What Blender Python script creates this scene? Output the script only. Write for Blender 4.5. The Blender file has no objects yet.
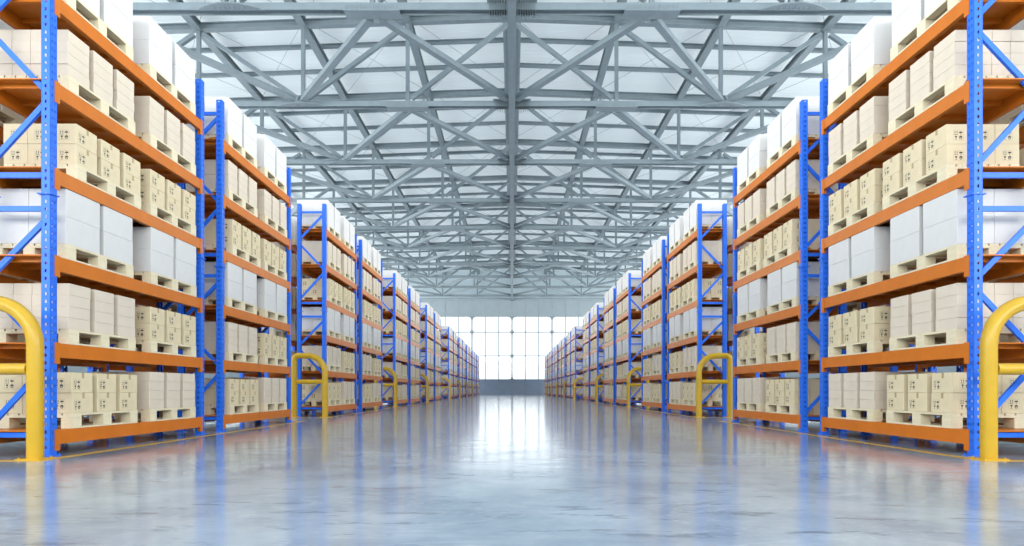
import bpy, math, random
from mathutils import Vector, Matrix
random.seed(7)
PI = math.pi
COL = bpy.context.scene.collection
SC = bpy.context.scene

# ------------------------------------------------------------------ measures (metres)
W = 4.5                 # half width of the aisle
EYE = 0.645             # camera height
F = 615.0               # focal length in px of the 1024 px wide frame
KS = F * W / 1000.0
HALL_X = 26.0
Y_NEAR, Y_FAR = -12.0, 89.1
ORD = ['first', 'second', 'third', 'fourth', 'fifth', 'sixth', 'seventh', 'eighth', 'ninth', 'tenth', 'eleventh',
       'twelfth', 'thirteenth', 'fourteenth', 'fifteenth', 'sixteenth', 'seventeenth', 'eighteenth']

# ------------------------------------------------------------------ materials
def mat(name):
    m = bpy.data.materials.new(name)
    m.use_nodes = True
    nt = m.node_tree
    return m, nt, nt.nodes['Principled BSDF']

def N(nt, t, **kw):
    n = nt.nodes.new(t)
    for k, v in kw.items():
        if k in n.inputs: n.inputs[k].default_value = v
        else: setattr(n, k, v)
    return n

def painted(name, col, rough=0.4, var=0.06, scale=6.0, metallic=0.0, bump=0.0, coat=0.0, stretch=(1, 1, 1), spec=0.5):
    m, nt, b = mat(name)
    tc = N(nt, 'ShaderNodeTexCoord')
    mp = N(nt, 'ShaderNodeMapping'); mp.inputs['Scale'].default_value = stretch
    no = N(nt, 'ShaderNodeTexNoise', Scale=scale, Detail=4.0)
    nt.links.new(tc.outputs['Object'], mp.inputs['Vector'])
    nt.links.new(mp.outputs['Vector'], no.inputs['Vector'])
    rp = N(nt, 'ShaderNodeValToRGB')
    e = rp.color_ramp.elements
    e[0].position, e[1].position = 0.3, 0.7
    e[0].color = (*[c * (1 - var) for c in col], 1)
    e[1].color = (*[min(1, c * (1 + var)) for c in col], 1)
    nt.links.new(no.outputs['Fac'], rp.inputs['Fac'])
    nt.links.new(rp.outputs['Color'], b.inputs['Base Color'])
    b.inputs['Roughness'].default_value = rough
    b.inputs['Metallic'].default_value = metallic
    b.inputs['Coat Weight'].default_value = coat
    b.inputs['Specular IOR Level'].default_value = spec
    b.inputs['Coat Roughness'].default_value = 0.15
    if bump:
        bp = N(nt, 'ShaderNodeBump', Strength=bump, Distance=0.01)
        nt.links.new(no.outputs['Fac'], bp.inputs['Height'])
        nt.links.new(bp.outputs['Normal'], b.inputs['Normal'])
    return m

M = {}
M['blue'] = painted('blue_paint', (0.026, 0.180, 0.90), 0.36, 0.05, spec=0.4)
M['orange'] = painted('orange_paint', (0.68, 0.185, 0.014), 0.34, 0.05, spec=0.35)
M['yellow'] = painted('yellow_paint', (0.60, 0.365, 0.018), 0.3, 0.04)
M['steel'] = painted('grey_painted_steel', (0.255, 0.315, 0.35), 0.45, 0.06, 3.0)
M['wood'] = painted('pale_pallet_wood', (0.84, 0.735, 0.52), 0.7, 0.07, 5.0, stretch=(8, 1, 8))
M['printed'] = painted('cream_cardboard', (0.80, 0.675, 0.45), 0.75, 0.03, 9.0)
M['plain'] = painted('pale_cardboard', (0.77, 0.665, 0.54), 0.75, 0.03, 9.0)
M['white'] = painted('white_cardboard', (0.765, 0.75, 0.74), 0.7, 0.02, 9.0)
M['ink'] = painted('black_ink', (0.07, 0.065, 0.06), 0.6, 0.0)
M['tape'] = painted('brown_tape', (0.50, 0.37, 0.19), 0.4, 0.04)
M['line'] = painted('yellow_floor_paint', (0.66, 0.38, 0.05), 0.35, 0.12, 3.0)
M['wall'] = painted('grey_wall_cladding', (0.37, 0.44, 0.48), 0.6, 0.05, 1.5)
M['wall_base'] = painted('blue_grey_dado', (0.30, 0.37, 0.48), 0.6, 0.05, 1.5)
M['gable'] = painted('pale_gable_cladding', (0.66, 0.78, 0.83), 0.6, 0.04, 1.5)
M['frame'] = painted('window_frame_grey', (0.30, 0.36, 0.40), 0.5, 0.03)

def roof_mat():
    m, nt, b = mat('corrugated_roof_sheet')
    tc = N(nt, 'ShaderNodeTexCoord')
    mp = N(nt, 'ShaderNodeMapping'); mp.inputs['Scale'].default_value = (0.05, 1.0, 1.0)
    wv = N(nt, 'ShaderNodeTexWave', Scale=0.95, Distortion=0.0)
    wv.bands_direction = 'Y'
    no = N(nt, 'ShaderNodeTexNoise', Scale=1.2, Detail=3.0)
    rp = N(nt, 'ShaderNodeValToRGB')
    rp.color_ramp.elements[0].color = (0.66, 0.74, 0.79, 1)
    rp.color_ramp.elements[1].color = (0.80, 0.86, 0.88, 1)
    nt.links.new(tc.outputs['Object'], mp.inputs['Vector'])
    nt.links.new(tc.outputs['Object'], wv.inputs['Vector'])
    nt.links.new(mp.outputs['Vector'], no.inputs['Vector'])
    nt.links.new(no.outputs['Fac'], rp.inputs['Fac'])
    nt.links.new(rp.outputs['Color'], b.inputs['Base Color'])
    bp = N(nt, 'ShaderNodeBump', Strength=0.5, Distance=0.03)
    nt.links.new(wv.outputs['Fac'], bp.inputs['Height'])
    nt.links.new(bp.outputs['Normal'], b.inputs['Normal'])
    b.inputs['Roughness'].default_value = 0.5
    # translucency added to brighten the underside: part of the sky's light passes through
    tr = N(nt, 'ShaderNodeBsdfTranslucent'); tr.inputs['Color'].default_value = (0.80, 0.87, 0.90, 1)
    mx = N(nt, 'ShaderNodeMixShader', Fac=0.20)
    out = nt.nodes['Material Output']
    nt.links.new(b.outputs['BSDF'], mx.inputs[1]); nt.links.new(tr.outputs['BSDF'], mx.inputs[2])
    nt.links.new(mx.outputs['Shader'], out.inputs['Surface'])
    return m
M['roof'] = roof_mat()

def floor_mat():
    m, nt, b = mat('polished_epoxy_floor')
    tc = N(nt, 'ShaderNodeTexCoord')
    n1 = N(nt, 'ShaderNodeTexNoise', Scale=0.9, Detail=6.0, Roughness=0.62)
    n2 = N(nt, 'ShaderNodeTexNoise', Scale=3.6, Detail=9.0, Roughness=0.72)
    mp = N(nt, 'ShaderNodeMapping'); mp.inputs['Scale'].default_value = (0.55, 1.6, 1.0)
    mp.inputs['Rotation'].default_value = (0, 0, 0.5)
    nt.links.new(tc.outputs['Object'], n1.inputs['Vector'])
    nt.links.new(tc.outputs['Object'], mp.inputs['Vector'])
    nt.links.new(mp.outputs['Vector'], n2.inputs['Vector'])
    rp = N(nt, 'ShaderNodeValToRGB')
    e = rp.color_ramp.elements
    e[0].position, e[1].position = 0.38, 0.60
    e[0].color = (0.210, 0.275, 0.365, 1); e[1].color = (0.360, 0.440, 0.525, 1)
    nt.links.new(n1.outputs['Fac'], rp.inputs['Fac'])
    # worn, darker scuffs
    r2 = N(nt, 'ShaderNodeValToRGB')
    e = r2.color_ramp.elements
    e[0].position, e[1].position = 0.555, 0.625
    e[0].color = (0, 0, 0, 1); e[1].color = (0.75, 0.75, 0.75, 1)
    nt.links.new(n2.outputs['Fac'], r2.inputs['Fac'])
    mx = N(nt, 'ShaderNodeMix', data_type='RGBA')
    mx.inputs['B'].default_value = (0.13, 0.17, 0.23, 1)
    nt.links.new(r2.outputs['Color'], mx.inputs['Factor'])
    nt.links.new(rp.outputs['Color'], mx.inputs['A'])
    # thin pale scratches
    n3 = N(nt, 'ShaderNodeTexNoise', Scale=1.1, Detail=5.0, Roughness=0.6, Distortion=1.6)
    nt.links.new(mp.outputs['Vector'], n3.inputs['Vector'])
    r4 = N(nt, 'ShaderNodeValToRGB'); e = r4.color_ramp.elements
    e[0].position, e[1].position = 0.488, 0.512
    e[0].color = e[1].color = (0, 0, 0, 1)
    c = r4.color_ramp.elements.new(0.5); c.color = (0.24, 0.24, 0.24, 1)
    nt.links.new(n3.outputs['Fac'], r4.inputs['Fac'])
    m2 = N(nt, 'ShaderNodeMix', data_type='RGBA'); m2.inputs['B'].default_value = (0.56, 0.61, 0.66, 1)
    nt.links.new(r4.outputs['Color'], m2.inputs['Factor'])
    nt.links.new(mx.outputs['Result'], m2.inputs['A'])
    nt.links.new(m2.outputs['Result'], b.inputs['Base Color'])
    r3 = N(nt, 'ShaderNodeMapRange')
    r3.inputs['From Min'].default_value = 0.35; r3.inputs['From Max'].default_value = 0.7
    r3.inputs['To Min'].default_value = 0.06; r3.inputs['To Max'].default_value = 0.20
    nt.links.new(n2.outputs['Fac'], r3.inputs['Value'])
    nt.links.new(r3.outputs['Result'], b.inputs['Roughness'])
    b.inputs['IOR'].default_value = 1.62
    bp = N(nt, 'ShaderNodeBump', Strength=0.09, Distance=0.012)
    nt.links.new(n2.outputs['Fac'], bp.inputs['Height'])
    nt.links.new(bp.outputs['Normal'], b.inputs['Normal'])
    return m
M['floor'] = floor_mat()

def glass_mat():
    m = bpy.data.materials.new('window_glass'); m.use_nodes = True
    nt = m.node_tree; nt.nodes.remove(nt.nodes['Principled BSDF'])
    t = N(nt, 'ShaderNodeBsdfTransparent'); g = N(nt, 'ShaderNodeBsdfGlossy', Roughness=0.02)
    t.inputs['Color'].default_value = (0.97, 0.985, 0.99, 1)
    mx = N(nt, 'ShaderNodeMixShader', Fac=0.05)
    nt.links.new(t.outputs[0], mx.inputs[1]); nt.links.new(g.outputs[0], mx.inputs[2])
    nt.links.new(mx.outputs[0], nt.nodes['Material Output'].inputs['Surface'])
    return m
M['glass'] = glass_mat()

# ------------------------------------------------------------------ mesh helper
class MB:
    def __init__(s): s.v, s.f, s.m, s.sm = [], [], [], []
    def add(s, vs, fs, mi=0, smooth=False):
        o = len(s.v); s.v += [tuple(p) for p in vs]
        s.f += [[i + o for i in f] for f in fs]
        s.m += [mi] * len(fs); s.sm += [smooth] * len(fs)
    def box(s, x0, x1, y0, y1, z0, z1, mi=0):
        s.add([(x, y, z) for x in (x0, x1) for y in (y0, y1) for z in (z0, z1)],
              [(0, 1, 3, 2), (4, 6, 7, 5), (0, 4, 5, 1), (2, 3, 7, 6), (0, 2, 6, 4), (1, 5, 7, 3)], mi)
    def bevel_box(s, x0, x1, y0, y1, z0, z1, b, mi=0):
        """a box with chamfered edges"""
        c = Vector(((x0 + x1) / 2, (y0 + y1) / 2, (z0 + z1) / 2))
        h = ((x1 - x0) / 2, (y1 - y0) / 2, (z1 - z0) / 2)
        vs, idx, fs = [], {}, []
        for sx in (-1, 1):
            for sy in (-1, 1):
                for sz in (-1, 1):
                    for a in range(3):
                        p = [sx * h[0], sy * h[1], sz * h[2]]
                        for k in range(3):
                            if k != a: p[k] -= (sx, sy, sz)[k] * b
                        idx[(sx, sy, sz, a)] = len(vs); vs.append(c + Vector(p))
        for a in range(3):
            u, w = (a + 1) % 3, (a + 2) % 3
            for sg in (-1, 1):
                q = []
                for su, sw in ((-1, -1), (1, -1), (1, 1), (-1, 1)):
                    k = [0, 0, 0]; k[a] = sg; k[u] = su; k[w] = sw
                    q.append(idx[(*k, a)])
                fs.append(q if sg > 0 else q[::-1])
        for a in range(3):
            u, w = (a + 1) % 3, (a + 2) % 3
            for su in (-1, 1):
                for sw in (-1, 1):
                    k0 = [0, 0, 0]; k0[a] = -1; k0[u] = su; k0[w] = sw
                    k1 = list(k0); k1[a] = 1
                    fs.append([idx[(*k0, u)], idx[(*k1, u)], idx[(*k1, w)], idx[(*k0, w)]])
        for sx in (-1, 1):
            for sy in (-1, 1):
                for sz in (-1, 1): fs.append([idx[(sx, sy, sz, a)] for a in range(3)])
        s.add(vs, fs, mi)
    def prism(s, p, q, prof, up=(0, 0, 1), mi=0, smooth=False, caps=True):
        """a profile of (side, up) points swept from p to q"""
        p, q = Vector(p), Vector(q); d = (q - p).normalized(); up = Vector(up)
        sd = d.cross(up)
        if sd.length < 1e-4: sd = d.cross(Vector((0, 1, 0)))
        sd.normalize(); u = sd.cross(d).normalized(); n = len(prof)
        vs = [p + sd * a + u * b for a, b in prof] + [q + sd * a + u * b for a, b in prof]
        s.add(vs, [(i, (i + 1) % n, n + (i + 1) % n, n + i) for i in range(n)], mi, smooth)
        if caps: s.add(vs, [tuple(range(n))[::-1], tuple(range(n, 2 * n))], mi)
    def bar(s, p, q, w, h, up=(0, 0, 1), mi=0):
        s.prism(p, q, [(-w / 2, -h / 2), (w / 2, -h / 2), (w / 2, h / 2), (-w / 2, h / 2)], up, mi)
    def ibeam(s, p, q, w, h, t, up=(0, 0, 1), mi=0):
        a, b, c = w / 2, h / 2, t / 2
        s.prism(p, q, [(-a, -b), (a, -b), (a, -b + t), (c, -b + t), (c, b - t), (a, b - t), (a, b), (-a, b), (-a, b - t),
                       (-c, b - t), (-c, -b + t), (-a, -b + t)], up, mi)
    def channel(s, p, q, w, h, t, up=(0, 0, 1), mi=0):
        a, b = w / 2, h / 2
        s.prism(p, q, [(-a, -b), (a, -b), (a, -b + t), (-a + t, -b + t), (-a + t, b - t), (a, b - t), (a, b), (-a, b)], up, mi)
    def tube(s, p, q, r, n=10, mi=0):
        s.prism(p, q, [(r * math.cos(2 * PI * i / n), r * math.sin(2 * PI * i / n)) for i in range(n)], mi=mi, smooth=True)
    def path(s, pts, r, n=16, mi=0):
        """a round tube along points that lie in an x-z plane"""
        pts = [Vector(p) for p in pts]; rings = []
        for i, p in enumerate(pts):
            d = ((pts[min(i + 1, len(pts) - 1)] - pts[max(i - 1, 0)])).normalized()
            sd = Vector((0, 1, 0)); u = sd.cross(d).normalized()
            rings.append([p + (sd * math.cos(2 * PI * k / n) + u * math.sin(2 * PI * k / n)) * r for k in range(n)])
        vs = [v for g in rings for v in g]; fs = []
        for i in range(len(pts) - 1):
            for k in range(n):
                fs.append((i * n + k, i * n + (k + 1) % n, (i + 1) * n + (k + 1) % n, (i + 1) * n + k))
        s.add(vs, fs, mi, True)
        s.add(rings[0], [tuple(range(n))[::-1]], mi); s.add(rings[-1], [tuple(range(n))], mi)
    def plate(s, O, U, V, T, us, vs, solid, mi=0):
        """a sheet of thickness T over a grid of cells, some of them holes"""
        O, U, V, T = Vector(O), Vector(U), Vector(V), Vector(T)
        nu, nv = len(us) - 1, len(vs) - 1
        st = lambda i, j: 0 <= i < nu and 0 <= j < nv and solid(i, j)
        P = lambda a, b, t: O + U * a + V * b + T * t
        for i in range(nu):
            for j in range(nv):
                if not st(i, j): continue
                a, b, c, d = us[i], us[i + 1], vs[j], vs[j + 1]
                s.add([P(a, c, 0), P(b, c, 0), P(b, d, 0), P(a, d, 0), P(a, c, 1), P(b, c, 1), P(b, d, 1), P(a, d, 1)], [(0, 3, 2, 1), (4, 5, 6, 7)], mi)
                for di, dj, e in ((-1, 0, ((a, c), (a, d))), (1, 0, ((b, c), (b, d))), (0, -1, ((a, c), (b, c))), (0, 1, ((a, d), (b, d)))):
                    if not st(i + di, j + dj):
                        s.add([P(*e[0], 0), P(*e[1], 0), P(*e[1], 1), P(*e[0], 1)], [(0, 1, 2, 3)], mi)
    def mesh(s, name, *mats):
        me = bpy.data.meshes.new(name)
        me.from_pydata(s.v, [], s.f)
        for m in mats: me.materials.append(m)
        me.polygons.foreach_set('material_index', s.m)
        me.polygons.foreach_set('use_smooth', s.sm)
        me.update()
        import bmesh
        bm = bmesh.new(); bm.from_mesh(me)
        bmesh.ops.recalc_face_normals(bm, faces=bm.faces)
        bm.to_mesh(me); bm.free()
        return me

def obj(name, data, parent=None, loc=(0, 0, 0), rz=0.0):
    o = bpy.data.objects.new(name, data); COL.objects.link(o)
    o.location = loc; o.rotation_euler = (0, 0, rz)
    if parent is not None: o.parent = parent
    return o

def tag(o, label, cat, group=None):
    o['label'] = label; o['category'] = cat
    if group: o['group'] = group
    return o

def struct(o):
    o['kind'] = 'structure'; return o

def copy_tree(o, parent=None):
    c = o.copy(); COL.objects.link(c)
    if parent is not None: c.parent = parent
    for ch in KIDS.get(o, []):
        k = copy_tree(ch, c)
    return c
KIDS = {}
def part(name, data, parent, loc=(0, 0, 0), rz=0.0):
    o = obj(name, data, parent, loc, rz)
    KIDS.setdefault(parent, []).append(o)
    return o

# ------------------------------------------------------------------ pallet rack (one bay); aisle face at local x = 0, depth towards -x, y from 0 to BL
BL, RD, UH = 1.085 * KS, 0.69, 5.14
UW, UD = 0.092, 0.087           # upright: along the aisle, into the rack
LEVEL = [0.25 + 0.8595 * i for i in range(6)]
BH = 0.142
zW = lambda e: (e + 0.1434) * W

def upright_mesh():
    b = MB(); t = 0.0035; pitch = 0.075; hh = 0.030
    vs = [0.0]
    z = 0.06
    while z + hh < UH - 0.02: vs += [z, z + hh]; z += pitch
    vs.append(UH)
    hole = lambda j: j % 2 == 1
    c1 = UD * 0.5
    us = [0, c1 - 0.009, c1 + 0.009, UD]
    b.plate((0, 0, 0), (-1, 0, 0), (0, 0, 1), (0, t, 0), us, vs, lambda i, j: not (i == 1 and hole(j)))
    b.plate((0, UW - t, 0), (-1, 0, 0), (0, 0, 1), (0, t, 0), us, vs, lambda i, j: not (i == 1 and hole(j)))
    ua = [0, 0.022, 0.034, UW - 0.034, UW - 0.022, UW]
    b.plate((0, 0, 0), (0, 1, 0), (0, 0, 1), (-t, 0, 0), ua, vs, lambda i, j: not (i in (1, 3) and hole(j)))
    for y0, y1 in ((0, 0.022), (UW - 0.022, UW)): b.box(-UD, -UD + t, y0, y1, 0, UH)
    return b.mesh('upright', M['blue'])
def lattice_mesh():
    b = MB()
    xf, xr = -UD * 0.75, -RD + UD * 0.75
    def d(f, r): b.channel((xf, 0, zW(f)), (xr, 0, zW(r)), 0.032, 0.050, 0.004, up=(0, 0, 1))
    for f, r in ((.956, .956), (.945, .815), (.65, .782), (.628, .492), (.468, .468), (.395, .395), (.372, .246), (.085, .215), (.055, -.08), (-.098, -.098)):
        d(f, r)
    return b.mesh('bracing_lattice', M['blue'])
def beam_mesh():
    b = MB(); y0, y1 = UW + 0.001, BL - UW - 0.001
    b.box(-0.048, -0.002, y0, y1, -BH, 0)
    b.box(-0.052, -0.046, y0, y1, -BH, -BH + 0.05)
    return b.mesh('beam', M['orange'])
def connector_mesh():
    b = MB()
    b.box(0.0015, 0.0055, -0.040, 0.030, -0.205, 0.006)
    b.box(-0.048, 0.0015, -0.002 , 0.002, -0.205, 0.006)
    return b.mesh('beam_connector', M['orange'])
def beam_full_mesh():
    b = MB(); y0, y1 = UW + 0.001, BL - UW - 0.001
    b.box(-0.048, -0.002, y0, y1, -BH, 0)
    for yy in (UW + 0.01, BL - UW - 0.01): b.box(0.0015, 0.0055, yy - 0.035, yy + 0.035, -0.205, 0.006)
    return b.mesh('beam_with_hooks', M['orange'])
def deck_mesh():
    b = MB()
    b.box(-RD + 0.053, -0.053, 0.005, BL - 0.005, -0.012, -0.002)
    n = 8
    for i in range(n + 1):
        y = 0.12 + (BL - 0.24) * i / n
        b.box(-RD + 0.053, -0.053, y - 0.02, y + 0.02, -0.055, -0.012)
    return b.mesh('shelf_deck', M['orange'])
def base_mesh():
    b = MB()
    b.box(-UD - 0.02, 0.028, -0.022, UW + 0.022, 0.001, 0.009)
    for y in (-0.010, UW + 0.010): b.tube((0.013, y, 0.009), (0.013, y, 0.022), 0.007, 6)
    return b.mesh('base_plate', M['blue'])
def collar_mesh():
    b = MB()
    b.box(-UD - 0.03, 0.022, -0.020, UW + 0.006, -0.006, 0.006)
    b.box(0.001, 0.005, 0.004, UW - 0.004, -0.055, 0.0)
    return b.mesh('splice_collar', M['blue'])
ME = dict(upright=upright_mesh(), lattice=lattice_mesh(), beam=beam_mesh(), conn=connector_mesh(), beamf=beam_full_mesh(), deck=deck_mesh(), base=base_mesh(), collar=collar_mesh())

def rack_proto(detail):
    r = obj('pallet_rack', None)
    for yy, rz, xx in ((0, 0, 0), (BL - UW, 0, 0), (UW, PI, -RD), (BL, PI, -RD)):
        u = part('upright', ME['upright'], r, (xx, yy, 0.009), rz)
        part('base_plate', ME['base'], u, (0, 0, -0.009))
        if detail: part('splice_collar', ME['collar'], u, (0, 0, zW(.425) - 0.009))
    for yy in (UW * 0.5, BL - UW * 0.5):
        part('bracing_lattice', ME['lattice'], r, (0, yy, 0))
    for z in LEVEL:
        for rz, xx, yy in ((0, 0, 0), (PI, -RD, BL)):
            if detail:
                bm = part('beam', ME['beam'], r, (xx, yy, z), rz)
                part('beam_connector', ME['conn'], bm, (0, UW + 0.004, 0), 0)
                part('beam_connector', ME['conn'], bm, (0, BL - UW - 0.004 , 0), 0).scale = (1, -1, 1)
            else:
                part('beam', ME['beamf'], r, (xx, yy, z), rz)
        part('shelf_deck', ME['deck'], r, (0, 0, z))
    return r

BLOCK_S = [2.165, 5.365, 8.56, 11.75, 15.9, 19.05, 22.2, 25.35, 28.5]
BAYS = []
for s0 in BLOCK_S:
    BAYS += [s0 * KS, (s0 + 1.085 + 0.195) * KS]

near_proto, far_proto = rack_proto(True), None
used = False
far_used = False
for side in (-1, 1):
    sn = 'left' if side < 0 else 'right'
    for i, y in enumerate(BAYS):
        if i < 8:
            r = near_proto if not used else copy_tree(near_proto); used = True
        else:
            if far_proto is None: far_proto = rack_proto(False)
            r = far_proto if not far_used else copy_tree(far_proto); far_used = True
        r.location = (side * W, y if side < 0 else y + BL, 0)
        r.rotation_euler = (0, 0, 0 if side < 0 else PI)
        if side > 0:                       # these end frames stand the other way round
            for ch in [c for c in r.children if c.data == ME['lattice']]:
                ch.rotation_euler = (0, 0, PI); ch.location.x = -RD
        tag(r, f'blue and orange pallet rack on the {sn} of the aisle, {ORD[i]} bay from the camera', 'rack', 'pallet racks lining the aisle')
BACK_X = 1.31 * W
for side in (-1, 1):
    sn = 'left' if side < 0 else 'right'
    for i, y in enumerate(BAYS):
        r = copy_tree(near_proto if i < 4 else far_proto)
        fx = BACK_X + RD
        r.location = (side * fx, y + BL if side < 0 else y, 0)
        r.rotation_euler = (0, 0, PI if side < 0 else 0)
        tag(r, f'blue and orange rack standing back to back behind the {ORD[i]} {sn} aisle bay', 'rack', 'racks behind the aisle racks')

# ------------------------------------------------------------------ pallets
PL, PD, PH = 1.10, 0.76, 0.155
def pallet_pieces():
    bl, bw, dk, ru = 0.14, 0.115, 0.022, 0.018
    ys = (-PL / 2, -bl / 2, PL / 2 - bl); xs = (-PD / 2, -bw / 2, PD / 2 - bw)
    top = MB()
    for k in range(7):
        x = -PD / 2 + k * (PD - 0.095) / 6
        top.box(x, x + 0.095, -PL / 2, PL / 2, PH - dk, PH)
    for y in ys: top.box(-PD / 2, PD / 2, y, y + bl, PH - 2 * dk, PH - dk - 0.0005)
    run = MB(); run.box(0, bw, -PL / 2, PL / 2, 0.001, ru)
    blk = MB(); blk.box(0, bw, 0, bl, ru + 0.0005, PH - 2 * dk - 0.0005)
    return top, run, blk, xs, ys
_top, _run, _blk, XS, YS = pallet_pieces()
ME['top'] = _top.mesh('deck_boards', M['wood']); ME['run'] = _run.mesh('bottom_board', M['wood']); ME['blk'] = _blk.mesh('block', M['wood'])
_one = MB(); _one.add(_top.v, _top.f)
for x in XS:
    _one.add([(a + x, b, c) for a, b, c in _run.v], _run.f)
    for y in YS: _one.add([(a + x, b + y, c) for a, b, c in _blk.v], _blk.f)
ME['pallet'] = _one.mesh('pallet', M['wood'])
def pallet_proto():
    p = obj('pallet', None)
    part('deck_board', ME['top'], p)
    for x in XS:
        part('bottom_board', ME['run'], p, (x, 0, 0))
        for y in YS: part('block', ME['blk'], p, (x, y, 0))
    return p

# ------------------------------------------------------------------ cartons
# kind: (count along, count deep, layers, size along, size deep, size up)
SPEC = {'printed': (3, 3, 2, 0.318, 0.250, 0.209), 'plain': (3, 4, 4, 0.318, 0.187, 0.1155),
        'white': (2, 2, 2, 0.515, 0.377, 0.278), 'tall': (2, 2, 2, 0.515, 0.377, 0.299)}
GAPZ = 0.0012
LOAD = {}
for p in (0, 1):
    LOAD[(3, p)], LOAD[(4, p)], LOAD[(5, p)], LOAD[(6, p)] = 'white', 'printed', 'plain', 'tall'
LOAD[(1, 0)] = LOAD[(2, 1)] = 'printed'; LOAD[(1, 1)] = LOAD[(2, 0)] = 'plain'
for k, (na, nd, nl, sa, sd, su) in SPEC.items():
    b = MB(); b.bevel_box(-sd / 2, sd / 2, -sa / 2, sa / 2, 0, su, 0.0018 if k == 'plain' else 0.003)
    ME[k] = b.mesh(k + '_carton', M['white' if k == 'tall' else k])

# shipping marks, drawn in a 1 x 1 square (u right, v up), as flat ink shapes
def marks_2d():
    P = []
    def rect(a, b, c, d): P.append([(a, c), (b, c), (b, d), (a, d)])
    fr = 0.008
    rect(0, 1, 0, fr); rect(0, 1, 1 - fr, 1); rect(0, fr, fr, 1 - fr); rect(1 - fr, 1, fr, 1 - fr)
    for x in (0.16, 0.36):                                        # this way up
        rect(x - 0.022, x + 0.022, 0.60, 0.82); P.append([(x - 0.065, 0.80), (x + 0.065, 0.80), (x, 0.92)])
    rect(0.07, 0.45, 0.54, 0.575)
    cx, cy, r = 0.72, 0.70, 0.19                                  # umbrella
    P.append([(cx + r * math.cos(PI * i / 10), cy + r * 0.85 * math.sin(PI * i / 10)) for i in range(11)])
    rect(cx - 0.018, cx + 0.018, 0.56, cy); rect(cx - 0.018, cx + 0.07, 0.54, 0.57)
    for dx in (-0.13, 0, 0.13): P.append([(cx + dx - 0.016, 0.91), (cx + dx + 0.016, 0.91), (cx + dx, 0.97)])
    gx = 0.26                                                     # glass
    P.append([(gx - 0.11, 0.43), (gx - 0.085, 0.30), (gx - 0.02, 0.24), (gx + 0.02, 0.24), (gx + 0.085, 0.30), (gx + 0.11, 0.43)])
    rect(gx - 0.018, gx + 0.018, 0.13, 0.25); rect(gx - 0.09, gx + 0.09, 0.09, 0.13)
    P.append([(0.61, 0.44), (0.83, 0.44), (0.83, 0.27), (0.61, 0.27)])   # box in two hands
    P.append([(0.54, 0.36), (0.58, 0.36), (0.70, 0.15), (0.70, 0.09), (0.64, 0.09)])
    P.append([(0.90, 0.36), (0.86, 0.36), (0.74, 0.15), (0.74, 0.09), (0.80, 0.09)])
    return P
MK = marks_2d(); MS = 0.106
def add_marks(b, O, U, mi=0):
    for poly in MK:
        b.add([Vector(O) + Vector(U) * (u * MS) + Vector((0, 0, 1)) * (v * MS) for u, v in poly], [tuple(range(len(poly)))], mi)
na, nd, nl, sa, sd, su = SPEC['printed']
b = MB(); add_marks(b, (sd / 2 + 0.0008, -sa / 2 + 0.028, 0.030), (0, 1, 0)); ME['mark_aisle'] = b.mesh('printed_marking', M['ink'])
b = MB(); add_marks(b, (-MS / 2, -sa / 2 - 0.0008, 0.040), (1, 0, 0)); ME['mark_end'] = b.mesh('printed_marking', M['ink'])
b = MB()
b.box(sd / 2, sd / 2 + 0.0010, -0.005, 0.027, su - 0.058, su)
ME['tape'] = b.mesh('tape_strip', M['tape'])

def end_flip(o):            # the same end marks on a carton turned round
    o.rotation_euler = (0, 0, PI); return o

rest = {k: MB() for k in ('printed', 'plain', 'white', 'pallet')}
def rest_add(k, src, loc, flip, mi=0):
    sg = -1 if flip else 1
    rest[k].add([(loc[0] + sg * x, loc[1] + sg * y, loc[2] + z) for x, y, z in src[0]], src[1], mi)
def simple_box(sx, sy, sz):
    t = MB(); t.box(-sx / 2, sx / 2, -sy / 2, sy / 2, 0, sz); return t.v, t.f
SRC = {k: simple_box(v[4] , v[3], v[5]) for k, v in SPEC.items()}
def small_marks():
    t = MB()
    for u in (0.27, 0.72):
        for v in (0.28, 0.74):
            a, c = -sa / 2 + 0.028 + u * MS, 0.03 + v * MS
            t.add([(sd / 2 + 0.001, a - 0.013, c - 0.016), (sd / 2 + 0.001, a + 0.013, c - 0.016), (sd / 2 + 0.001, a + 0.013, c + 0.016), (sd / 2 + 0.001, a - 0.013, c + 0.016)], [(0, 1, 2, 3)])
    return t.v, t.f
SMARK = small_marks()
def end_marks():
    t = MB(); add_marks(t, (-MS / 2, -sa / 2 - 0.001, 0.040), (1, 0, 0)); return t.v, t.f
EMARK = end_marks()

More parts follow.
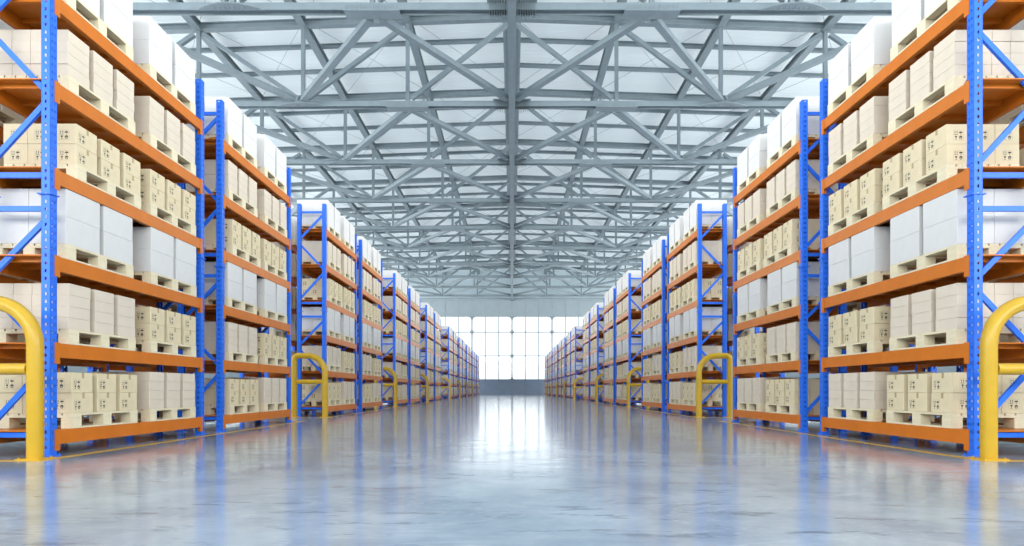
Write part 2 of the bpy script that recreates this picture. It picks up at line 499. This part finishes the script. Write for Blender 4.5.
cand = {'printed': [], 'plain': [], 'white': []}
NEAR0 = (.110, .092, .082, .139, .092, .082)      # where the near pallet of each shelf starts
PS = lambda lv, p: (NEAR0[lv - 1] if p == 0 else 0.603) * KS
n_pal = 0
pal_proto = None; pal_one = None
PLACE = ('near', 'far')
NOUN = {'printed': 'printed', 'plain': 'plain', 'white': 'white', 'tall': 'white'}
for i, y0 in enumerate(BAYS):
    for side in (-1, 1):
        sn = 'left' if side < 0 else 'right'
        for lv in range(1, 7):
            for p in (0, 1):
                k = LOAD[(lv, p)]; base = NOUN[k]
                yc = y0 + PS(lv, p) + PL / 2 + random.uniform(-0.012, 0.012)
                z = LEVEL[lv - 1]
                loc = (side * (W + PD / 2), yc, z)
                if i < 12:
                    if i < 4:
                        if pal_proto is None: pal_proto = o = pallet_proto()
                        else: o = copy_tree(pal_proto)
                    else:
                        if pal_one is None: pal_one = o = obj('pallet', ME['pallet'])
                        else: o = pal_one.copy(); COL.objects.link(o)
                    o.location = loc
                    tag(o, f'wooden pallet under {base} cartons, {PLACE[p]} half of {ORD[lv-1]} shelf up, {ORD[i]} {sn} bay', 'pallet', 'pallets on the racks')
                else:
                    rest_add('pallet', (_one.v, _one.f), loc, False)
                na, nd, nl, ca, cd, cu = SPEC[k]
                pitch = (PL - ca) / (na - 1)
                jitter = random.uniform(0, 0.012)
                JA = {(a, l): random.uniform(-.006, .006) for a in range(na) for l in range(nl)}
                for a in range(na):
                    for d in range(nd):
                        for l in range(nl):
                            jx = jitter
                            c = (side * (W + jx + cd / 2 + 0.002 + d * (cd + 0.003)), yc - PL / 2 + ca / 2 + a * pitch + JA[(a, l)], z + PH + 0.001 + l * (cu + GAPZ))
                            vis = d == 0 or (a == 0 and p == 0 and i in (0, 2))
                            item = (i * 2 + (d > 0) * 0.5 + p * 0.2, k, c, side, i, lv, p, a, d, l, nl)
                            if vis: cand[base].append(item)
                            else: rest_add(base, SRC[k], c, side > 0)

LAY = {2: ('lower', 'upper'), 4: ('bottom', 'lower-middle', 'upper-middle', 'top')}
for base, items in cand.items():
    items.sort(key=lambda t: t[0])
    proto = {}
    for q, (_, k, c, side, i, lv, p, a, d, l, nl) in enumerate(items):
        if q >= 300:
            rest_add(base, SRC[k], c, side > 0)
            if base == 'printed':
                if d == 0: rest_add(base, SMARK, c, side > 0, 1)
                if a == 0 and side < 0: rest_add(base, EMARK, c, False, 1)
                if a == 0 and side > 0: rest_add(base, EMARK, c, False, 1)
            continue
        if k not in proto:
            o = proto[k] = obj(base + '_carton', ME[k])
            if base == 'printed':
                part('printed_marking', ME['mark_aisle'], o)
                part('printed_marking', ME['mark_end'], o)
                part('tape_strip', ME['tape'], o)
        else:
            o = copy_tree(proto[k])
        o.location = c
        if side > 0:
            o.rotation_euler = (0, 0, PI)
            if base == 'printed':          # its end marks face the camera too
                for ch in [x for x in o.children if x.data == ME['mark_end']]: ch.rotation_euler = (0, 0, PI)
        sn = 'left' if side < 0 else 'right'
        na = SPEC[k][0]
        col = ('near', 'middle', 'far')[a] if na == 3 else ('near', 'far')[a]
        row = '' if d == 0 else f' {ORD[d]} row deep,'
        hue = {'printed': 'printed cream', 'plain': 'plain beige', 'white': 'white'}[base]
        tag(o, f'{hue} carton, {LAY[nl][l]} {col},{row} {PLACE[p]} pallet, {ORD[lv-1]} shelf up, {ORD[i]} {sn} bay', 'carton', f'{base} cartons on the racks')

for side in (-1, 1):                            # goods on the racks behind
    for i, y0 in enumerate(BAYS):
        for lv in range(1, 7):
            for p in (0, 1):
                k = LOAD[(lv, p)]; base = NOUN[k]
                yc = y0 + PS(lv, p) + PL / 2; z = LEVEL[lv - 1]
                xc = side * (BACK_X + RD - PD / 2)
                rest_add('pallet', (_one.v, _one.f), (xc, yc, z), False)
                na, nd, nl, ca, cd, cu = SPEC[k]
                for a in range(na):
                    for d in range(nd):
                        for l in range(nl):
                            rest_add(base, SRC[k], (xc + (d - (nd - 1) / 2) * (cd + 0.003), yc - PL / 2 + ca / 2 + a * (PL - ca) / (na - 1), z + PH + 0.001 + l * (cu + GAPZ)), False)
for k, nm, lab in (('printed', 'stacked_printed_cartons', 'many printed cream cartons on the deeper rows and distant rack bays'),
                   ('plain', 'stacked_plain_cartons', 'many plain beige cartons on the deeper rows and distant rack bays'),
                   ('white', 'stacked_white_cartons', 'many white cartons on the deeper rows and distant rack bays'),
                   ('pallet', 'stacked_pallets', 'many wooden pallets under the loads of the most distant rack bays')):
    mats = {'printed': (M['printed'], M['ink']), 'plain': (M['plain'],), 'white': (M['white'],), 'pallet': (M['wood'],)}[k]
    o = obj(nm, rest[k].mesh(nm, *mats)); o['kind'] = 'stuff'
    tag(o, lab, 'pallets' if k == 'pallet' else 'cartons')

# ------------------------------------------------------------------ yellow guards
GR, GH, GW = 0.069, 1.525, 0.73
def guard_proto():
    r = obj('rack_guard', None)
    b = MB(); R1, R2 = 0.40, 0.10
    pts = [(0, 0, 0.012)]
    pts += [(-R1 + R1 * math.cos(t), 0, GH - GR - R1 + R1 * math.sin(t)) for t in [PI / 2 * k / 10 for k in range(11)]]
    pts += [(-GW + R2 + R2 * math.cos(t), 0, GH - GR - R2 + R2 * math.sin(t)) for t in [PI / 2 + PI / 2 * k / 6 for k in range(7)]]
    pts += [(-GW, 0, 0.012)]
    b.path(pts, GR); part('hoop', b.mesh('hoop', M['yellow']), r)
    b = MB(); b.tube((-GW + GR * 0.9, 0, 0.84), (-GR * 0.9, 0, 0.84), 0.054, 16); part('crossbar', b.mesh('crossbar', M['yellow']), r)
    bp = MB(); bp.box(-0.115, 0.115, -0.10, 0.10, 0.001, 0.012)
    for x in (-0.09, 0.09):
        for y in (-0.078, 0.078): bp.tube((x, y, 0.012), (x, y, 0.024), 0.009, 6)
    me = bp.mesh('base_plate', M['yellow'])
    part('base_plate', me, r); part('base_plate', me, r, (-GW, 0, 0))
    return r
gp = None
for side in (-1, 1):
    sn = 'left' if side < 0 else 'right'
    for j, s0 in enumerate(BLOCK_S):
        if gp is None: gp = g = guard_proto()
        else: g = copy_tree(gp)
        g.location = (side * (W - 0.07), (s0 - 0.10) * KS, 0)
        if side > 0:
            for ch in g.children: pass
            g.rotation_euler = (0, 0, PI)
        tag(g, f'yellow tubular guard hoop at the near end of the {ORD[j]} {sn} rack block', 'guard', 'yellow rack end guards')

# ------------------------------------------------------------------ floor and its lines
b = MB(); b.box(-HALL_X, HALL_X, Y_NEAR, Y_FAR, -0.2, 0)
floor = struct(obj('floor', b.mesh('floor', M['floor'])))
for side in (-1, 1):
    for s0 in BLOCK_S:
        y0, y1 = (s0 - 0.165) * KS, (s0 + 2.365 + 0.10) * KS
        xa, xb, w = W - 0.25, BACK_X + RD + 0.25, 0.10
        b = MB()
        for x0, x1, c0, c1 in ((xa, xa + w, y0, y1), (xa + w, xb, y0, y0 + 0.13), (xa + w, xb, y1 - 0.13, y1)):
            X0, X1 = sorted((side * x0, side * x1))
            b.box(X0, X1, c0, c1, 0.0002, 0.0012)
        obj('line_marking', b.mesh('line_marking', M['line']), floor)

# ------------------------------------------------------------------ roof steel
ZC = 13.05 + EYE                       # bottom chord
NODE = 4.78
zt = lambda x: 17.1 + EYE - 0.035 * abs(x)
TY = [21.07 + 7.1 * n for n in range(10)]
NN = 5
HX = HALL_X - 0.25
def truss_meshes(first):
    out = []
    b = MB(); b.ibeam((-HX, 0, ZC), (HX, 0, ZC), 0.24, 0.34, 0.03, up=(0, 1, 0)); out.append(('bottom_chord', b))
    b = MB()
    for sg in (-1, 1): b.ibeam((0, 0, zt(0)), (sg * HX, 0, zt(HX)), 0.30, 0.32, 0.03)
    out.append(('top_chord', b))
    for sg in (-1, 1):
        for n in range(1, NN + 1):
            x = sg * n * NODE
            b = MB(); b.bar((x, 0, ZC + 0.12), (x, 0, zt(x) - 0.16), 0.16, 0.16, up=(0, 1, 0)); out.append(('post', b))
        for lo, hi in ((1, 0), (2, 1), (2, 3), (4, 3), (4, 5)):
            p, q = Vector((sg * lo * NODE, 0, ZC + 0.14)), Vector((sg * hi * NODE, 0, zt(hi * NODE) - 0.18))
            d = (q - p).normalized(); b = MB()
            b.bar(p + d * 0.25, q - d * 0.25, 0.18, 0.18, up=(0, 1, 0)); out.append(('web_diagonal', b))
    # node plates under the bottom chord
    for sg in (-1, 1):
        b = MB()                       # ribbed haunch at the middle
        b.box(*sorted((sg * 0.15, sg * 0.85)), -0.30, 0.45, ZC + 0.125, ZC + 0.15)
        for k in range(8):
            x = sg * (0.19 + 0.085 * k); h = 0.17 - 0.018 * k
            b.box(min(x, x + 0.025), max(x, x + 0.025), -0.17 - h, 0.18 + h * 1.5, ZC - 0.15 - h * 0.3, ZC + 0.124)
        out.append(('haunch', b))
        for n in (1, 3, 5):
            x = sg * n * NODE; b = MB()
            b.box(x - 0.95, x + 0.95, -0.20, 0.30, ZC - 0.165, ZC - 0.125)
            for k in range(12): b.box(x - 0.88 + 0.16 * k - 0.012, x - 0.88 + 0.16 * k + 0.012, -0.20, -0.171, ZC - 0.125, ZC + 0.02)
            out.append(('gusset_plate', b))
        for n in (2, 4):
            x = sg * n * NODE; b = MB()
            pts = [(x - 1.15 + 2.3 * k / 16, -0.19 - 0.42 * math.sin(PI * k / 16) ** 0.8) for k in range(17)]
            top = [(px, py, ZC - 0.125) for px, py in pts]; bot = [(px, py, ZC - 0.16) for px, py in pts]
            b.add(top + bot, [tuple(range(17)), tuple(range(17, 34))[::-1]] + [(k, k + 1, 18 + k, 17 + k) for k in range(16)] + [(16, 0, 17, 33)])
            for k in range(1, 12):
                xx = x - 1.0 + 2.0 * k / 12
                for yy in (-0.26, -0.36):
                    if abs(xx - x) < 0.85 - (0.25 if yy < -0.3 else 0): b.tube((xx, yy, ZC - 0.185), (xx, yy, ZC - 0.158), 0.025, 6)
            out.append(('gusset_plate', b))
    # bracing in the plane of the bottom chords, towards the next truss
    L = 7.1
    for sg in (-1, 1):
        for a, c in ((1, 0), (1, 2), (3, 2), (3, 4), (5, 4)):
            p, q = Vector((sg * a * NODE, 0.25, ZC)), Vector((sg * c * NODE, L - 0.3, ZC))
            d = (q - p).normalized(); b = MB()
            b.bar(p + d * 0.35, q - d * 0.35, 0.26, 0.20); out.append(('brace', b))
    return [(n, m.mesh(n, M['steel'])) for n, m in out]
TM = truss_meshes(True)
tp = None
for n, y in enumerate(TY):
    if tp is None:
        tp = t = obj('roof_truss', None)
        for nm, me in TM: part(nm, me, t)
    elif n < len(TY) - 1:
        t = copy_tree(tp)
    else:
        t = obj('roof_truss', None)
        for nm, me in TM:
            if nm != 'brace': part(nm, me, t)
    t.location = (0, y, 0)
    tag(t, f'grey steel roof truss spanning the hall, {ORD[n]} from the camera', 'truss', 'roof trusses')

b = MB(); b.ibeam((0, 2.0, ZC - 0.02), (0, Y_FAR - 0.25, ZC - 0.02), 0.30, 0.36, 0.03)
tie = tag(obj('tie_beam', b.mesh('tie_beam', M['steel'])), 'long grey steel beam along the middle of the hall under the trusses', 'beam')

ceiling = struct(obj('ceiling', None))
RZ = 0.40
for sg in (-1, 1):
    b = MB(); x1 = sg * HALL_X
    b.add([(0, Y_NEAR, zt(0) + RZ), (x1, Y_NEAR, zt(HALL_X) + RZ), (x1, Y_FAR + 0.2, zt(HALL_X) + RZ), (0, Y_FAR + 0.2, zt(0) + RZ)], [(0, 1, 2, 3)])
    obj('roof_panel', b.mesh('roof_panel', M['roof']), ceiling)
for k in range(-NN, NN + 1):
    x = k * NODE; b = MB()
    if k == 0:
        b.box(-0.42, 0.42, 14.0, Y_FAR - 0.1, zt(0) - 0.13, zt(0) + 0.13)
        for xx in (-0.36, 0.36): b.box(xx - 0.06, xx + 0.06, 14.0, Y_FAR - 0.1, zt(0) - 0.165, zt(0) - 0.13)
        obj('ridge_beam', b.mesh('ridge_beam', M['steel']), ceiling)
    else:
        b.ibeam((x, 14.0, zt(x) - 0.01), (x, Y_FAR - 0.1, zt(x) - 0.01), 0.34, 0.36, 0.035)
        obj('rafter', b.mesh('rafter', M['steel']), ceiling)
pys = [y + f * 7.1 / 3 for y in [TY[0] - 7.1] + TY for f in (1, 2)]
for y in [v for v in pys if v < Y_FAR - 0.3]:
    b = MB()
    for sg in (-1, 1): b.ibeam((0, y, zt(0) + RZ - 0.11), (sg * HX, y, zt(HX) + RZ - 0.11), 0.13, 0.20, 0.02)
    obj('purlin', b.mesh('purlin', M['steel']), ceiling)
for y in [TY[0] - 7.1] + TY[:-1]:
    b = MB()
    for k in range(-NN, NN):
        xa, xb = k * NODE, (k + 1) * NODE
        b.tube((xa, y, zt(xa) + 0.17), (xb, y + 7.1, zt(xb) + 0.17), 0.010, 6)
        b.tube((xb, y, zt(xb) + 0.15), (xa, y + 7.1, zt(xa) + 0.15), 0.010, 6)
    obj('rod_lattice', b.mesh('rod_lattice', M['steel']), ceiling)

# ------------------------------------------------------------------ end walls, side walls, windows
def px_h(y): return (390.0 - y) / (F / Y_FAR) + EYE
Z0, Z1, Z2, Z3 = px_h(379.6), px_h(355.9), px_h(332.2), px_h(316.4)
PW = 40.0 / (F / Y_FAR)
NW = 4
def wall_end(name, y, face, mats_base=True):
    """cladding below and above the window band; face = +1 if its inner side looks to +y"""
    r = struct(obj(name, None))
    lo, hi = (y - 0.15, y + 0.15)
    inner = hi if face > 0 else lo
    b = MB(); b.box(-HALL_X, HALL_X, lo, hi, 0, Z0); obj('dado_panel', b.mesh('dado_panel', M['wall_base']), r)
    b = MB()
    n = int(HALL_X / (PW / 3)) + 1
    for k in range(-n, n + 1):
        x = k * PW / 3
        if abs(x) < HALL_X - 0.1: b.box(x - 0.03, x + 0.03, *sorted((inner, inner + face * 0.03)), 0.3, Z0 - 0.16, 1)
    b.box(-HALL_X, HALL_X, *sorted((inner, inner + face * 0.06)), 0, 0.28)
    b.box(-HALL_X, HALL_X, *sorted((inner, inner + face * 0.10)), Z0 - 0.16, Z0 - 0.02)
    obj('dado_trim', b.mesh('dado_trim', M['wall_base'], M['frame']), r)
    b = MB()
    zc = zt(0) + RZ - 0.02; ze = zt(HALL_X) + RZ - 0.02
    for yy in (lo, hi):
        b.add([(-HALL_X, yy, Z3), (HALL_X, yy, Z3), (HALL_X, yy, ZC), (-HALL_X, yy, ZC)], [(0, 1, 2, 3)])
    b.box(-HALL_X, -NW * PW, lo, hi, Z0, Z3); b.box(NW * PW, HALL_X, lo, hi, Z0, Z3)
    obj('cladding_panel', b.mesh('cladding_panel', M['wall']), r)
    b = MB()
    for yy in (lo, hi):
        b.add([(-HALL_X, yy, ZC), (HALL_X, yy, ZC), (HALL_X, yy, ze), (0, yy, zc), (-HALL_X, yy, ze)], [(0, 1, 2, 3, 4)])
    obj('gable_panel', b.mesh('gable_panel', M['gable']), r)
    b = MB()
    for k in range(-n, n + 1):
        x = k * PW / 3
        if abs(x) < HALL_X - 0.1: b.box(x - 0.03, x + 0.03, *sorted((inner, inner + face * 0.03)), Z3 + 0.2, ZC, 1)
    b.box(-HALL_X, HALL_X, *sorted((inner, inner + face * 0.12)), ZC - 0.1, ZC + 0.25)
    b.box(-HALL_X, HALL_X, *sorted((inner, inner + face * 0.08)), Z3, Z3 + 0.2)
    obj('cladding_trim', b.mesh('cladding_trim', M['wall'], M['frame']), r)
    return r

def window_panel(n, x0, y):
    """a tall panel of three rows with rounded corners, each row of three panes"""
    r = struct(obj(f'window_{n}', None))
    b = MB(); hw, hr, t = 0.11, 0.075, 0.10
    x1 = x0 + PW
    b.box(x0 - 0.0, x0 + hw, y - t, y + t, Z0, Z3); b.box(x1 - hw, x1, y - t, y + t, Z0, Z3)
    rows = ((Z0, Z1, .34), (Z1, Z2, .30), (Z2, Z3, .55))
    for a, c, R in rows:
        b.box(x0 + hw, x1 - hw, y - t, y + t, a, a + hr); b.box(x0 + hw, x1 - hw, y - t, y + t, c - hr, c)
        for sx in (-1, 1):
            for sz in (-1, 1):
                rr = R if (a != Z2 or sz > 0) else .34
                cx = (x0 + hw) if sx < 0 else (x1 - hw); cz = (a + hr) if sz < 0 else (c - hr)
                arc = [(cx - sx * rr + sx * rr * math.cos(q), cz - sz * rr + sz * rr * math.sin(q)) for q in [PI / 2 * k / 6 for k in range(7)]]
                pts = [(cx, cz)] + arc
                m = len(pts)
                vs = [(px, y - t, pz) for px, pz in pts] + [(px, y + t, pz) for px, pz in pts]
                fs = []
                for k in range(1, m - 1): fs += [(0, k, k + 1), (m, m + k + 1, m + k)]
                fs += [(k, k + 1, m + k + 1, m + k) for k in range(1, m - 1)]
                b.add(vs, fs)
    obj('frame', b.mesh('frame', M['frame']), r)
    for k in (1, 2):
        b = MB(); x = x0 + PW * k / 3
        b.box(x - 0.075, x + 0.075, y - 0.05, y + 0.05, Z0, Z3); obj('mullion', b.mesh('mullion', M['frame']), r)
    b = MB(); b.box(x0 + hw, x1 - hw, y - 0.006, y + 0.006, Z0 + hr, Z3 - hr)
    obj('glass', b.mesh('glass', M['glass']), r)
wall_end('wall_far', Y_FAR, -1)
for k in range(-NW, NW): window_panel(k + NW + 1, k * PW, Y_FAR)
wall_end('wall_near', Y_NEAR, 1)
for k in range(-NW, NW): window_panel(k + NW + 1 + 2 * NW, k * PW, Y_NEAR)  # unseen windows behind the camera, added to let light in
SZ0, SZ1 = 6.2, 13.2
for sg, nm in ((-1, 'wall_left'), (1, 'wall_right')):
    r = struct(obj(nm, None)); xi = sorted((sg * HALL_X, sg * (HALL_X + 0.3)))
    b = MB(); b.box(*xi, Y_NEAR, Y_FAR, 0, SZ0); obj('lower_panel', b.mesh('lower_panel', M['wall']), r)
    b = MB(); b.box(*xi, Y_NEAR, Y_FAR, SZ1, zt(HALL_X) + RZ); obj('upper_panel', b.mesh('upper_panel', M['wall']), r)
    w = struct(obj(f'window_{17 if sg < 0 else 18}', None))  # unseen window band, added so light reaches the racks from the side
    b = MB()
    for k in range(15):
        y = Y_NEAR + (Y_FAR - Y_NEAR) * k / 14
        b.box(*xi, y - 0.1, y + 0.1, SZ0, SZ1)
    b.box(*xi, Y_NEAR, Y_FAR, (SZ0 + SZ1) / 2 - 0.06, (SZ0 + SZ1) / 2 + 0.06)
    obj('frame', b.mesh('frame', M['frame']), w)
    b = MB(); b.box(sg * (HALL_X + 0.15) - 0.006, sg * (HALL_X + 0.15) + 0.006, Y_NEAR, Y_FAR, SZ0, SZ1); obj('glass', b.mesh('glass', M['glass']), w)

# ------------------------------------------------------------------ sky and added fill lights
wd = bpy.data.worlds.new('sky'); SC.world = wd; wd.use_nodes = True
bg = wd.node_tree.nodes['Background']
bg.inputs['Color'].default_value = (0.93, 0.97, 1.0, 1); bg.inputs['Strength'].default_value = 2.0

def added_area_light(name, loc, rot, sx, sy, power, col=(1, 1, 1)):
    l = bpy.data.lights.new(name, 'AREA'); l.shape = 'RECTANGLE'; l.size, l.size_y = sx, sy
    l.energy = power; l.color = col
    o = bpy.data.objects.new(name, l); COL.objects.link(o); o.location = loc; o.rotation_euler = rot
    return o
YL = Y_FAR - Y_NEAR
for sg in (-1, 1):      # added fill lights outside the unseen side windows
    added_area_light('side_fill_light', (sg * (HALL_X + 0.6), (Y_FAR + Y_NEAR) / 2, (SZ0 + SZ1) / 2), (0, sg * PI / 2, 0), SZ1 - SZ0, YL, 16000, (1.0, 0.985, 0.95))
added_area_light('near_fill_light', (0, Y_NEAR - 0.5, (Z1 + Z3) / 2), (PI / 2, 0, 0), 2 * NW * PW, Z3 - Z1, 6400, (1.0, 0.965, 0.91))  # added fill light behind the camera, outside the unseen near windows

# ------------------------------------------------------------------ camera
cd_ = bpy.data.cameras.new('camera'); cam = bpy.data.objects.new('camera', cd_); COL.objects.link(cam)
cam.location = (0, 0, EYE); cam.rotation_euler = (PI / 2, 0, 0)
cd_.sensor_width = 36.0; cd_.lens = F / 1024 * 36.0
cd_.shift_y = (390 - 273) / 1024; cd_.clip_end = 500
SC.camera = cam
SC.view_settings.view_transform = 'Standard'; SC.view_settings.look = 'None'
SC.view_settings.gamma = 1.0; SC.view_settings.use_curve_mapping = False
SC.view_settings.exposure = 0.06
SC.cycles.use_denoising = True
SC.cycles.max_bounces = 8; SC.cycles.diffuse_bounces = 2; SC.cycles.transparent_max_bounces = 8
